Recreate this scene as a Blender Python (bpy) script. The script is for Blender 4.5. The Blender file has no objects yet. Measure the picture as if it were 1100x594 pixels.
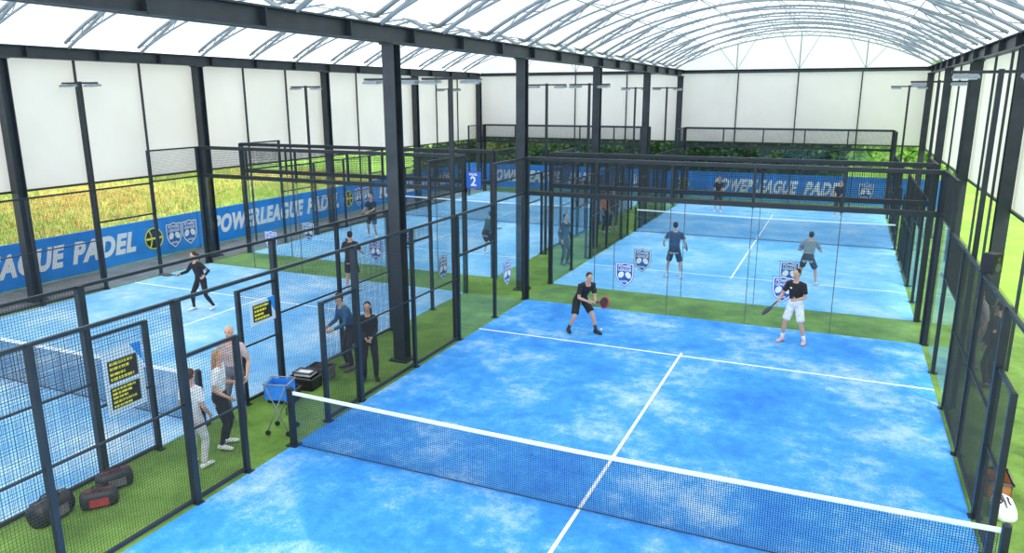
import bpy, bmesh, math, random
from mathutils import Vector, Matrix, Euler
random.seed(7)
V=Vector
C=bpy.context.scene.collection
scene=bpy.context.scene
try:
    scene.view_settings.view_transform='Standard'
    scene.view_settings.look='None'
except Exception: pass

# ---------------------------------------------------------------- materials
def nt(name):
    m=bpy.data.materials.new(name); m.use_nodes=True
    t=m.node_tree; t.nodes.clear()
    return m,t
def N(t,typ,**k):
    n=t.nodes.new(typ)
    for a,b in k.items():
        if a=='ins':
            for i,v in b.items(): n.inputs[i].default_value=v
        else: setattr(n,a,b)
    return n
def rgba(c): return (c[0],c[1],c[2],1)
_mats={}
def mat(name,col,rough=.6,metal=0.,var=.12,scale=9.,bump=0.):
    if name in _mats: return _mats[name]
    m,t=nt(name)
    o=N(t,'ShaderNodeOutputMaterial'); p=N(t,'ShaderNodeBsdfPrincipled')
    p.inputs['Roughness'].default_value=rough; p.inputs['Metallic'].default_value=metal
    tc=N(t,'ShaderNodeTexCoord'); nz=N(t,'ShaderNodeTexNoise',ins={'Scale':scale,'Detail':4.})
    r=N(t,'ShaderNodeValToRGB')
    r.color_ramp.elements[0].position=.3; r.color_ramp.elements[1].position=.7
    r.color_ramp.elements[0].color=rgba([max(0,c*(1-var)) for c in col])
    r.color_ramp.elements[1].color=rgba([min(1,c*(1+var)) for c in col])
    L=t.links.new
    L(tc.outputs['Object'],nz.inputs['Vector']); L(nz.outputs['Fac'],r.inputs['Fac'])
    L(r.outputs['Color'],p.inputs['Base Color']); L(p.outputs[0],o.inputs[0])
    if bump:
        b=N(t,'ShaderNodeBump',ins={'Strength':bump,'Distance':.02}); L(nz.outputs['Fac'],b.inputs['Height']); L(b.outputs[0],p.inputs['Normal'])
    _mats[name]=m; return m
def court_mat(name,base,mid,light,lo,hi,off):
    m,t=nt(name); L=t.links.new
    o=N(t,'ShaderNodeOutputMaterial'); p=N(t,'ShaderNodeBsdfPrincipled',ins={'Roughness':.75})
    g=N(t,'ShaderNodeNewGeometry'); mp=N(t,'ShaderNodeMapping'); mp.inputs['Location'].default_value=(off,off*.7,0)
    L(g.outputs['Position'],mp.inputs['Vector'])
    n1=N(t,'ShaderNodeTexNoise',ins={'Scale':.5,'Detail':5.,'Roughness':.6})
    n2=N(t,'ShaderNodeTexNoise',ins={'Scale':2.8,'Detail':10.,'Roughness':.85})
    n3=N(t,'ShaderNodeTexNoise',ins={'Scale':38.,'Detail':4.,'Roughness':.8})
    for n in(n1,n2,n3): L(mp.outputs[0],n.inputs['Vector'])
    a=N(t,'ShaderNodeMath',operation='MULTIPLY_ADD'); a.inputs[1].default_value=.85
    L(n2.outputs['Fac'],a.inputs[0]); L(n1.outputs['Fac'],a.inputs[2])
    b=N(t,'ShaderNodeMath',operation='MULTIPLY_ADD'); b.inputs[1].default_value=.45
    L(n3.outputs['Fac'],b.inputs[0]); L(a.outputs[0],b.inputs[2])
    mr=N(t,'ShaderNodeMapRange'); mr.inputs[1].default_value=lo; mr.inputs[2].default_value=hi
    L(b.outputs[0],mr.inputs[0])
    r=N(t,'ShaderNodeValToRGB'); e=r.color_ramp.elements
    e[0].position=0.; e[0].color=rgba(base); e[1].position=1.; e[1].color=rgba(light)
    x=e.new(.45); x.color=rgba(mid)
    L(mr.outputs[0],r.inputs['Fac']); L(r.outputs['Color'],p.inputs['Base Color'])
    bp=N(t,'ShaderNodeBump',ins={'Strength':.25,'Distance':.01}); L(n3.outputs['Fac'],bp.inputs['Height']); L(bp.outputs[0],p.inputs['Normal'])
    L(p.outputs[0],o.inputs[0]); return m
def ground_mat(name,cols,scale,fine=40.):
    m,t=nt(name); L=t.links.new
    o=N(t,'ShaderNodeOutputMaterial'); p=N(t,'ShaderNodeBsdfPrincipled',ins={'Roughness':.9})
    g=N(t,'ShaderNodeNewGeometry')
    n1=N(t,'ShaderNodeTexNoise',ins={'Scale':scale,'Detail':6.,'Roughness':.7})
    n3=N(t,'ShaderNodeTexNoise',ins={'Scale':fine,'Detail':3.,'Roughness':.7})
    for n in(n1,n3): L(g.outputs['Position'],n.inputs['Vector'])
    b=N(t,'ShaderNodeMath',operation='MULTIPLY_ADD'); b.inputs[1].default_value=.35
    L(n3.outputs['Fac'],b.inputs[0]); L(n1.outputs['Fac'],b.inputs[2])
    r=N(t,'ShaderNodeValToRGB'); e=r.color_ramp.elements
    k=len(cols)
    e[0].position=.5; e[0].color=rgba(cols[0]); e[1].position=.86; e[1].color=rgba(cols[-1])
    for i in range(1,k-1):
        x=e.new(.5+.36*i/(k-1)); x.color=rgba(cols[i])
    L(b.outputs[0],r.inputs['Fac']); L(r.outputs['Color'],p.inputs['Base Color'])
    bp=N(t,'ShaderNodeBump',ins={'Strength':.5,'Distance':.02}); L(n3.outputs['Fac'],bp.inputs['Height']); L(bp.outputs[0],p.inputs['Normal'])
    L(p.outputs[0],o.inputs[0]); return m
def membrane_mat(name,col,tr,scale=.6,dk=.93):
    m,t=nt(name); L=t.links.new
    o=N(t,'ShaderNodeOutputMaterial'); d=N(t,'ShaderNodeBsdfDiffuse'); q=N(t,'ShaderNodeBsdfTranslucent'); mx=N(t,'ShaderNodeMixShader')
    g=N(t,'ShaderNodeNewGeometry'); nz=N(t,'ShaderNodeTexNoise',ins={'Scale':scale,'Detail':3.})
    r=N(t,'ShaderNodeValToRGB'); r.color_ramp.elements[0].color=rgba([c*dk for c in col]); r.color_ramp.elements[1].color=rgba(col)
    r.color_ramp.elements[0].position=.3; r.color_ramp.elements[1].position=.7
    L(g.outputs['Position'],nz.inputs['Vector']); L(nz.outputs['Fac'],r.inputs['Fac'])
    L(r.outputs[0],d.inputs['Color']); L(r.outputs[0],q.inputs['Color'])
    mx.inputs[0].default_value=tr
    L(d.outputs[0],mx.inputs[1]); L(q.outputs[0],mx.inputs[2]); L(mx.outputs[0],o.inputs[0]); return m
def glass_mat():
    m,t=nt('clear_toughened_glass'); L=t.links.new
    o=N(t,'ShaderNodeOutputMaterial'); a=N(t,'ShaderNodeBsdfTransparent'); a.inputs[0].default_value=(.93,.98,.985,1)
    gl=N(t,'ShaderNodeBsdfGlossy',ins={'Roughness':.03}); gl.inputs['Color'].default_value=(.95,.98,1,1)
    lw=N(t,'ShaderNodeLayerWeight',ins={'Blend':.5}); pw=N(t,'ShaderNodeMath',operation='POWER'); pw.inputs[1].default_value=4.
    ma=N(t,'ShaderNodeMath',operation='MULTIPLY_ADD'); ma.inputs[1].default_value=.4; ma.inputs[2].default_value=.05
    mx=N(t,'ShaderNodeMixShader')
    L(lw.outputs['Facing'],pw.inputs[0]); L(pw.outputs[0],ma.inputs[0]); L(ma.outputs[0],mx.inputs[0])
    L(a.outputs[0],mx.inputs[1]); L(gl.outputs[0],mx.inputs[2]); L(mx.outputs[0],o.inputs[0]); return m

STEEL=mat('dark_steel_paint',(.035,.045,.055),.45,.3,.2,3)
FRAME=mat('black_fence_paint',(.022,.03,.038),.45,.2,.2,4)
WIRE=mat('black_wire',(.02,.028,.035),.6,.1,.1,4)
GALV=mat('galvanised_steel',(.25,.29,.32),.5,.1,.15,6)
GALVR=mat('roof_steel',(.3,.34,.36),.5,.1,.12,6)
GLASS=glass_mat()
WHITE=mat('white_paint',(.93,.94,.95),.6,0,.02,5)
NAVY=mat('crest_blue_print',(.012,.12,.48),.5,0,.1,5)
BANNER=mat('royal_blue_vinyl',(.012,.27,.82),.5,0,.1,2)
SKYB=mat('pale_blue_print',(.6,.76,.92),.5,0,.06,5)
YELL=mat('yellow_print',(.85,.8,.05),.5,0,.08,5)
BLK=mat('black_plastic',(.018,.018,.022),.5,0,.2,8)
NETM=mat('net_cord',(.015,.035,.1),.8,0,.2,8)
RED=mat('red_fabric',(.35,.03,.03),.7,0,.2,8)
RUB=mat('grey_rubber',(.12,.12,.13),.8,0,.2,8)

# ---------------------------------------------------------------- mesh builder
class MB:
    def __init__(s): s.v=[]; s.f=[]
    def add(s,vs,fs):
        o=len(s.v); s.v+=[tuple(x) for x in vs]; s.f+=[tuple(i+o for i in f) for f in fs]
    def box(s,a,b):
        x0,y0,z0=a; x1,y1,z1=b
        s.add([(x0,y0,z0),(x1,y0,z0),(x1,y1,z0),(x0,y1,z0),(x0,y0,z1),(x1,y0,z1),(x1,y1,z1),(x0,y1,z1)],
              [(0,3,2,1),(4,5,6,7),(0,1,5,4),(1,2,6,5),(2,3,7,6),(3,0,4,7)])
    def cbox(s,c,d): s.box([c[i]-d[i]/2 for i in range(3)],[c[i]+d[i]/2 for i in range(3)])
    def loft(s,rings,n=12,cap=True):
        vs=[];fs=[]
        for c,a,b in rings:
            for k in range(n):
                t=2*math.pi*k/n; vs.append(c+a*math.cos(t)+b*math.sin(t))
        m=len(rings)
        for i in range(m-1):
            for k in range(n):
                k2=(k+1)%n; fs.append((i*n+k,i*n+k2,(i+1)*n+k2,(i+1)*n+k))
        if cap:
            fs.append(tuple(range(n-1,-1,-1))); fs.append(tuple((m-1)*n+k for k in range(n)))
        s.add(vs,fs)
    def tube(s,pts,r,n=8,round_=False):
        pts=[V(p) for p in pts]; rs=r if isinstance(r,(list,tuple)) else [r]*len(pts)
        rings=[]; up=None
        for i,p in enumerate(pts):
            d=(pts[min(i+1,len(pts)-1)]-pts[max(i-1,0)])
            if d.length<1e-9: d=V((0,0,1))
            d.normalize()
            if up is None: up=V((0,0,1)) if abs(d.z)<.9 else V((0,1,0))
            a=d.cross(up)
            if a.length<1e-4: a=d.orthogonal()
            a.normalize(); b=d.cross(a).normalized()
            if round_ and i==0: rings.append((p-d*rs[i]*.8,a*rs[i]*.55,b*rs[i]*.55))
            rings.append((p,a*rs[i],b*rs[i]))
            if round_ and i==len(pts)-1: rings.append((p+d*rs[i]*.8,a*rs[i]*.55,b*rs[i]*.55))
        s.loft(rings,n)
    def ell(s,c,rx,ry,rz,X=V((1,0,0)),Y=V((0,1,0)),Z=V((0,0,1)),n=14,m=9):
        c=V(c); rings=[]
        for i in range(m):
            t=-math.pi/2+math.pi*(i+.35)/(m-.3); 
            rings.append((c+Z*rz*math.sin(t),X*rx*math.cos(t),Y*ry*math.cos(t)))
        s.loft(rings,n)
    def wire(s,a,b,w):
        a=V(a);b=V(b);d=(b-a).normalized()
        u=V((0,0,1)) if abs(d.z)<.9 else V((1,0,0))
        p=d.cross(u).normalized()*w*.5; q=d.cross(p).normalized()*w*.5
        s.add([a+p,a+q,a-p,a-q,b+p,b+q,b-p,b-q],[(0,1,5,4),(1,2,6,5),(2,3,7,6),(3,0,4,7)])
    def mesh(s,name,mt,smooth=False):
        me=bpy.data.meshes.new(name); me.from_pydata(s.v,[],s.f); me.update()
        if mt: me.materials.append(mt)
        if smooth: me.polygons.foreach_set('use_smooth',[True]*len(me.polygons))
        return me
def ob(name,data,parent=None,loc=None,**props):
    o=bpy.data.objects.new(name,data); C.objects.link(o)
    if parent: o.parent=parent
    if loc is not None: o.location=loc
    for k,v in props.items(): o[k]=v
    return o
def part(mb,name,mt,parent,smooth=False,**p): return ob(name,mb.mesh(name,mt,smooth),parent,**p)
def copy_tree(src,kids,loc,rz=0.,**props):
    o=src.copy(); C.objects.link(o); o.location=loc; o.rotation_euler=(0,0,rz)
    for k,v in props.items(): o[k]=v
    for k in kids:
        c=k.copy(); C.objects.link(c); c.parent=o
    return o
def text(s,size,name,mt,parent,M,shear=.0,off=.0,ext=.004,width=None):
    cu=bpy.data.curves.new('txt','FONT'); cu.body=s; cu.size=size; cu.shear=shear; cu.offset=off; cu.extrude=ext
    cu.align_x='CENTER'; cu.align_y='CENTER'
    if off>.02: cu.space_character=1.12
    t=bpy.data.objects.new('tmp_txt',cu); C.objects.link(t)
    bpy.context.view_layer.update()
    me=bpy.data.meshes.new_from_object(t.evaluated_get(bpy.context.evaluated_depsgraph_get()))
    bpy.data.objects.remove(t)
    if width:
        xs=[v.co.x for v in me.vertices]; k=width/(max(xs)-min(xs))
        for v in me.vertices: v.co.x*=k
    me.transform(M); me.materials.clear(); me.materials.append(mt); me.name=name
    return ob(name,me,parent)
def frame(origin,x,y):
    x=V(x).normalized(); y=V(y).normalized(); z=x.cross(y)
    m=Matrix((x,y,z)).transposed().to_4x4(); m.translation=V(origin); return m

# ---------------------------------------------------------------- grounds and courts
TURF=ground_mat('artificial_turf',[(.07,.15,.018),(.11,.22,.028),(.16,.3,.045),(.22,.37,.07)],.8,60)
mb=MB(); mb.box((-19.6,-13,-.3),(7.6,34.2,-.012))
ob('floor',mb.mesh('floor',TURF),kind='structure',label='green artificial turf ground around the courts')
PATH=ground_mat('grey_paving',[(.1,.11,.12),(.14,.15,.16),(.18,.19,.2),(.24,.25,.26)],.9,30)
mb=MB(); mb.box((-19.35,-13,-.012),(-17.1,33.4,-.006))
ob('floor',mb.mesh('floor',PATH),kind='structure',label='dark grey path beside the banner')
LAWN=ground_mat('lawn',[(.16,.36,.03),(.26,.5,.05),(.36,.62,.08)],.25,30)
mb=MB(); mb.add([(7.6,-13,-.02),(60,-13,-.02),(60,80,-.02),(-60,80,-.02),(-60,34.2,-.02),(7.6,34.2,-.02)],[(0,1,2,5),(5,2,3,4)])
ob('lawn',mb.mesh('lawn',LAWN),kind='stuff',label='bright mown green lawn beside the canopy',category='lawn')
MEAD=ground_mat('meadow_soil',[(.14,.22,.04),(.34,.42,.07),(.56,.5,.12),(.55,.36,.12)],.3,12)
def mz(x,y): return -.02+.035*(-19.6-x)+.2*math.sin(x*.5+y*.3)*min(1,max(0,(-19.6-x)/4))
mb=MB()
nx,ny=24,40
for i in range(nx+1):
    for j in range(ny+1):
        x=-19.6-(i/nx)**1.3*45; y=-13+j/ny*47.2
        mb.v.append((x,y,mz(x,y)))
for i in range(nx):
    for j in range(ny):
        a=i*(ny+1)+j; mb.f.append((a,a+1,a+ny+2,a+ny+1))
ob('meadow_ground',mb.mesh('meadow_ground',MEAD,True),kind='stuff',label='rough yellow-green meadow ground outside the canopy',category='meadow')
g=MB(); mi=[]
def meadow(slot,n,hmin,hmax,bias):
    for _ in range(n):
        x=-19.9-random.random()**1.3*26; y=random.uniform(-5,34)
        z0=mz(x,y)
        if math.sin(x*.5+bias)+math.sin(y*.4+x*.2+bias*2)<random.uniform(-1.6,1.0): continue
        for k in range(4):
            a=random.uniform(0,6.28); h=random.uniform(hmin,hmax); w=.014; l=random.uniform(.08,.25)
            bx=x+random.uniform(-.25,.25); by=y+random.uniform(-.25,.25); ca,sa=math.cos(a),math.sin(a)
            g.add([(bx-sa*w,by+ca*w,z0),(bx+sa*w,by-ca*w,z0),(bx+ca*l*.4+sa*w*.7,by+sa*l*.4-ca*w*.7,z0+h*.6),(bx+ca*l*.4-sa*w*.7,by+sa*l*.4+ca*w*.7,z0+h*.6),(bx+ca*l,by+sa*l,z0+h)],[(0,1,2,3),(3,2,4)])
            mi.extend([slot,slot])
meadow(0,18000,.08,.26,0.); meadow(1,26000,.08,.34,2.1); meadow(2,12000,.08,.26,4.2)
me=g.mesh('meadow_grass',mat('grass_yellow',(.62,.56,.16),.9,0,.3,2))
me.materials.append(mat('grass_green',(.25,.4,.08),.9,0,.35,2)); me.materials.append(mat('grass_orange',(.58,.32,.1),.9,0,.3,2))
me.polygons.foreach_set('material_index',mi)
ob('meadow_grass',me,kind='stuff',label='soft yellow and green wild grass outside the canopy',category='grass')

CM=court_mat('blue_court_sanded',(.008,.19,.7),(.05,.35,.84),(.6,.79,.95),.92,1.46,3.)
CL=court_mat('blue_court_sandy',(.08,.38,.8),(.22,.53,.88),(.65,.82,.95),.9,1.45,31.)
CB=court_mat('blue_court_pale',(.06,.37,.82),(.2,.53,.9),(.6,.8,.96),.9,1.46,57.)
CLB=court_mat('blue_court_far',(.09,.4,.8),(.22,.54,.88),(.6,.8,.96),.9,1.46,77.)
courts=[('M',0.,0.,CM),('L',-11.95,0.,CL),('B',0.,22.,CB),('LB',-11.95,22.,CLB)]
def court(cx,cy,m,lab):
    mb=MB(); mb.box((-4.98,-9.98,-.012),(4.98,9.98,0))
    o=part(mb,'padel_court',m,None,label=lab,category='sports court'); o.location=(cx,cy,0)
    w=.055
    for s in(-1,1):
        l=MB(); l.box((-4.98,s*6.95-w/2,.001),(4.98,s*6.95+w/2,.004)); part(l,'court_line',WHITE,o)
    l=MB(); l.box((-w/2,-7.15,.001),(w/2,7.15,.0035)); part(l,'court_line',WHITE,o)
    return o
court(0,0,CM,'bright blue sanded court with white lines and two players')
court(-11.95,0,CL,'pale blue sandy court behind black mesh fencing')
court(0,22,CB,'pale blue court seen through glass end walls')
court(-11.95,22,CLB,'blue court beside the meadow banner')

# ---------------------------------------------------------------- fences
def wiremesh(mb,u0,u1,z0,z1,cell=.042,w=.0056,axis=1):
    def P(u,z): return (0,u,z) if axis==1 else (u,0,z)
    n=round((u1-u0)/cell)
    for i in range(1,n):
        u=u0+(u1-u0)*i/n; mb.wire(P(u,z0),P(u,z1),w)
    n=round((z1-z0)/cell)
    for i in range(1,n):
        z=z0+(z1-z0)*i/n; mb.wire(P(u0,z),P(u1,z),w)
def quad_y(u0,u1,z0,z1):
    p=MB(); p.add([(0,u0,z0),(0,u1,z0),(0,u1,z1),(0,u0,z1)],[(0,1,2,3)]); return p
def quad_x(u0,u1,z0,z1):
    p=MB(); p.add([(u0,0,z0),(u1,0,z0),(u1,0,z1),(u0,0,z1)],[(0,1,2,3)]); return p
def side_template():
    root=ob('court_side_fence',None); kids=[]
    for u,h in((1,2.2),(2,3),(4,3),(6,3),(8,4),(10,4)):
        p=MB(); t=.1 if u in(2,10) else .075; uu=u-.035 if u==10 else u
        p.box((-t/2,uu-t/2,0),(t/2,uu+t/2,h)); p.box((-.09,uu-.06,0),(.09,uu+.06,.015)); kids.append(part(p,'fence_post',FRAME,root))
    for u0,u1,zs in((1,2,(.06,1.1,2.18)),(2,4,(.06,1.5,2.98)),(4,6,(.06,1.5,2.98)),(6,8,(2.02,2.98)),(8,9.93,(3.02,3.98))):
        for z in zs:
            hh=.012 if z in(1.5,1.1) else .024
            p=MB(); p.box((-.022,u0,z-hh),(.022,u1,z+hh)); kids.append(part(p,'fence_rail',FRAME,root))
        p=MB(); wiremesh(p,u0,u1,zs[0],zs[-1]); kids.append(part(p,'wire_mesh',WIRE,root))
    p=MB(); p.box((-.022,0.001,2.956),(.022,2,3.004)); kids.append(part(p,'fence_rail',FRAME,root))
    for u0,u1,h in((6.04,7.96,2.),(8.04,9.9,3.)):
        kids.append(part(quad_y(u0,u1,.02,h),'glass_panel',GLASS,root))
    return root,kids
sroot,skids=side_template()
first=True
side_lab={'M':'beside the bright blue court','L':'beside the sandy court','B':'beside the far pale court','LB':'beside the far court'}
glassroots={}
for nm,cx,cy,_ in courts:
    for sx in(-1,1):
        for sy in(-1,1):
            loc=(cx+sx*5.04,cy,0); rz=0 if sy>0 else math.pi
            lab='black mesh fence with glass end '+side_lab[nm]
            if first:
                sroot.location=loc; sroot.rotation_euler=(0,0,rz); o=sroot; first=False
                o['label']=lab;o['category']='fence';o['group']='court side fences'
            else: o=copy_tree(sroot,skids,loc,rz,label=lab,category='fence',group='court side fences')
            glassroots[(nm,sx,sy)]=o
def end_template():
    root=ob('glass_end_wall',None); kids=[]
    for i in range(6):
        x=-5+2*i
        p=MB()
        if 0<i<5: p.box((x-.03,-.03,2.95),(x+.03,.03,4))
        else: p.box((x-.06,-.05,0),(x+.06,.05,4))
        kids.append(part(p,'wall_post',FRAME,root))
    for z,hh in((3.03,.06),(3.97,.05)):
        p=MB(); p.box((-5,-.05,z-hh),(5,.05,z+hh)); kids.append(part(p,'wall_rail',FRAME,root))
    for i in range(1,5):
        x=-5+2*i; p=MB(); p.box((x-.008,-.012,0),(x+.008,.012,2.97)); kids.append(part(p,'glass_seam',RUB,root))
    for i in range(5):
        x=-5+2*i
        p=MB(); wiremesh(p,x,x+2,3.05,3.96,cell=.05,axis=0,w=.009); kids.append(part(p,'wire_mesh',WIRE,root))
        kids.append(part(quad_x(x+.01,x+1.99,.02,3),'glass_panel',GLASS,root))
    return root,kids
eroot,ekids=end_template(); eroot.location=(0,10.05,0)
eroot['label']='clear glass end wall with black mesh top beside two players'; eroot['category']='glass wall'; eroot['group']='court glass end walls'
ends=[eroot]
for x,y,l in((-11.95,10.05,'clear glass end wall of the sandy court'),(0,11.95,'clear glass end wall facing the turf strip'),(-11.95,11.95,'glass end wall near the wild meadow'),
           (0,32.05,'far glass end wall in front of blue banner'),(-11.95,32.05,'far glass end wall under white fabric wall')):
    ends.append(copy_tree(eroot,ekids,(x,y,0),0,label=l,category='glass wall',group='court glass end walls'))

def crest(parent,M,s=.6,lab=None):
    def poly(pts,z,name,mt):
        b=MB(); n=len(pts)
        b.add([(x*s,y*s,z) for x,y in pts]+[(x*s,y*s,z-.002) for x,y in pts],[tuple(range(n)),tuple(range(2*n-1,n-1,-1))]+[(i,i+n,(i+1)%n+n,(i+1)%n) for i in range(n)])
        me=b.mesh(name,mt); me.transform(M); return ob(name,me,parent)
    sh=[(-.42,.5),(-.14,.5),(0,.56),(.14,.5),(.42,.5),(.42,-.1),(.3,-.36),(0,-.6),(-.3,-.36),(-.42,-.1)]
    poly(sh,.010,'crest_shield',NAVY)
    poly([(x*.94,y*.945) for x,y in sh],.012,'crest_border',WHITE)
    poly([(x*.83,y*.86) for x,y in sh],.014,'crest_field',NAVY)
    for sg in(-1,1):
        pts=[]
        for k in range(14):
            a=2*math.pi*k/14; x=.12*math.cos(a); y=.16*math.sin(a)-.06
            c_,s_=math.cos(sg*.6),math.sin(sg*.6); pts.append((x*c_-y*s_+sg*.13,x*s_+y*c_))
        poly(pts,.017+.001*sg,'crest_racket',WHITE)
    for k,(w,yy) in enumerate((('POWER',.33),('LEAGUE',.18))):
        text(w,.17*s,'crest_lettering',WHITE,parent,M@Matrix.Translation((0,yy*s,.017)),0,.004*s,.001,width=.58*s)
    text('PADEL',.12*s,'crest_lettering',WHITE,parent,M@Matrix.Translation((0,-.35*s,.018)),0,.003*s,.001,width=.34*s)
def ecrest(e,xs):
    for x in xs: crest(e,frame((x,-.01,1.0),(1,0,0),(0,0,1)))
ecrest(ends[0],(-2.15,1.85)); ecrest(ends[1],(-2.2,1.9)); ecrest(ends[2],(-2.15,1.87)); ecrest(ends[3],(-2.2,1.9))
crest(glassroots[('M',-1,1)],frame((.01,8.75,1.05),(0,1,0),(0,0,1)))
crest(glassroots[('L',1,1)],frame((.01,8.6,1.05),(0,1,0),(0,0,1)))

# ---------------------------------------------------------------- nets
def net_template():
    root=ob('padel_net',None); kids=[]
    def top(x): return .88+.05*(abs(x)/4.9)**1.3
    for s in(-1,1):
        p=MB(); p.box((s*4.97-.04,-.045,0),(s*4.97+.04,.045,1.0)); p.box((s*4.97-.1,-.09,0),(s*4.97+.1,.09,.02))
        p.tube([(s*4.97,-.05,.7),(s*4.97,-.12,.7),(s*4.97,-.12,.58)],.012,6); p.ell((s*4.97,0,1.0),.05,.05,.03)
        kids.append(part(p,'net_post',FRAME,root))
    p=MB(); n=320
    for i in range(n+1):
        x=-4.9+9.8*i/n; p.wire((x,0,.02),(x,0,top(x)),.0068)
    for j in range(30):
        f=j/29
        for i in range(20):
            x0=-4.9+9.8*i/20; x1=-4.9+9.8*(i+1)/20
            p.wire((x0,0,.02+f*(top(x0)-.02)),(x1,0,.02+f*(top(x1)-.02)),.0068 if j else .022)
    kids.append(part(p,'net_mesh',NETM,root))
    p=MB()
    for i in range(20):
        x0=-4.92+9.84*i/20; x1=-4.92+9.84*(i+1)/20; a=top(x0)-.03; b=top(x1)-.03
        p.add([(x0,-.012,a),(x1,-.012,b),(x1,.012,b),(x0,.012,a),(x0,-.012,a+.055),(x1,-.012,b+.055),(x1,.012,b+.055),(x0,.012,a+.055)],
              [(0,3,2,1),(4,5,6,7),(0,1,5,4),(2,3,7,6),(1,2,6,5),(3,0,4,7)])
    kids.append(part(p,'net_tape',WHITE,root))
    return root,kids
nroot,nkids=net_template()
nroot['label']='dark court net with white top tape between black posts'; nroot['category']='net'; nroot['group']='court nets'
for x,y in((-11.95,0),(0,22),(-11.95,22)): copy_tree(nroot,nkids,(x,y,0),0,label='dark court net with white top tape',category='net',group='court nets')

# ---------------------------------------------------------------- canopy
XL,XM,XR=-17.7,-5.55,6.35
CY=[4.3,11,18,25.4,32.8]
def hsec(w,d,t,L,name,mt,root):
    p=MB(); p.box((-w/2,-d/2,0),(w/2,-d/2+t,L)); p.box((-w/2,d/2-t,0),(w/2,d/2,L)); p.box((-t/2,-d/2,0),(t/2,d/2,L)); return part(p,name,mt,root)
def column(w,H,lab):
    root=ob('steel_column',None,label=lab,category='column',group='canopy columns')
    k=[hsec(w,w,.02,H,'column_shaft',STEEL,root)]
    p=MB(); p.box((-w*.8,-w*.8,-.012),(w*.8,w*.8,.03)); 
    for a in(-1,1):
        for b in(-1,1): p.tube([(a*w*.65,b*w*.65,.03),(a*w*.65,b*w*.65,.07)],.015,6)
    k.append(part(p,'base_plate',STEEL,root))
    p=MB(); p.box((-w*.6,-w*.7,H-.03),(w*.6,w*.7,H)); k.append(part(p,'cap_plate',STEEL,root))
    return root,k
croot,ck=column(.27,6.65,'dark painted steel column between two blue courts'); croot.location=(XM,CY[0],0)
for y in CY[1:]: copy_tree(croot,ck,(XM,y,0),0)
for y in [-2.4]+CY: copy_tree(croot,ck,(XL,y,0),0,label='dark steel column along the meadow side wall')
for y in [-2.4]+CY: copy_tree(croot,ck,(XR,y,0),0,label='dark steel column along the lawn side wall')
for x,l in((XL,'dark steel eave beam on the meadow side'),(XM,'dark steel beam between the two vaults'),(XR,'dark steel eave beam on the lawn side')):
    p=MB(); d=.34; w=.28
    p.box((-w/2,-6,0),(w/2,33,.03)); p.box((-w/2,-6,d-.03),(w/2,33,d)); p.box((-.015,-6,0),(.015,33,d))
    y=-6
    while y<33: p.box((-w/2,y,0),(w/2,y+.02,d)); y+=2.2
    part(p,'steel_beam',STEEL,None,label=l,category='beam').location=(x,0,6.65)
def arc(x0,x1,z,rise,n):
    w=(x1-x0)/2; R=(w*w+rise*rise)/(2*rise); A=math.asin(w/R); cx=(x0+x1)/2; out=[]
    for i in range(n+1):
        a=-A+2*A*i/n; out.append(V((cx+R*math.sin(a),0,z+rise-R+R*math.cos(a))))
    return out
ZS=7.12; RISE=1.65
def arch_template(x0,x1,lab):
    root=ob('roof_truss',None,label=lab,category='roof truss',group='curved roof trusses'); k=[]
    up=arc(x0,x1,ZS,RISE,24); lo=arc(x0+.1,x1-.1,6.98,RISE-.2,24)
    p=MB(); p.tube(up,.048,6); k.append(part(p,'top_chord',GALVR,root,True))
    p=MB(); p.tube(lo,.03,6); k.append(part(p,'bottom_chord',GALVR,root,True))
    p=MB()
    for i in range(0,24,2):
        p.tube([up[i],lo[i+1]],.014,5); p.tube([lo[i+1],up[i+2]],.014,5)
    k.append(part(p,'web_bars',GALVR,root))
    for s,xe in((1,x0+.12),(-1,x1-.12)):
        p=MB(); i=4 if s==1 else 20
        p.tube([(xe,0,6.98),up[i]+V((0,0,-.03))],.045,6)
        k.append(part(p,'brace_bar',GALVR,root))
    return root,k
for x0,x1,l in((XM,XR,'galvanised curved truss over the bright blue court'),(XL,XM,'galvanised curved truss over the meadow side courts')):
    r,k=arch_template(x0,x1,l); r.location=(0,-6,0); y=-6+2.45
    while y<33: copy_tree(r,k,(0,y,0),0); y+=2.45
MEM=membrane_mat('white_roof_membrane',(.92,.94,.94),.62)
for x0,x1 in((XM,XR),(XL,XM)):
    p=MB(); pts=arc(x0,x1,ZS+.06,RISE,40)
    for q in pts: p.v+=[(q.x,-7,q.z),(q.x,33.4,q.z)]
    for i in range(40): p.f.append((2*i,2*i+1,2*i+3,2*i+2))
    ob('ceiling',p.mesh('ceiling',MEM,True),kind='structure',label='curved translucent white membrane roof')
    pts=arc(x0,x1,ZS,RISE,6)
    for q in pts[1:-1]:
        p=MB(); p.tube([(q.x,-6,q.z-.02),(q.x,33,q.z-.02)],.018,6)
        part(p,'roof_purlin',GALVR,None,label='slim galvanised tube running along the roof',category='purlin',group='roof purlins')
    g=arc(x0,x1,ZS+.06,RISE,40); p=MB()
    p.add([(q.x,33.15,q.z) for q in g]+[(x1,33.15,6.9),(x0,33.15,6.9)],[tuple(range(43))])
    ob('wall_gable',p.mesh('wall_gable',MEM),kind='structure',label='translucent white gable end')
    for f in(.25,.5,.75):
        i=int(40*f); root=ob('gable_strut',None,label='galvanised gable post with two diagonal braces',category='strut',group='gable struts')
        p=MB(); p.tube([(g[i].x,33.05,6.95),(g[i].x,33.05,g[i].z-.1)],.028,6); part(p,'upright',GALV,root)
        for s in(-1,1):
            p=MB(); j=i+s*3
            p.tube([(g[i].x,33.05,6.95),(g[j].x,33.05,g[j].z-.1)],.015,6); part(p,'diagonal',GALV,root)
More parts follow.
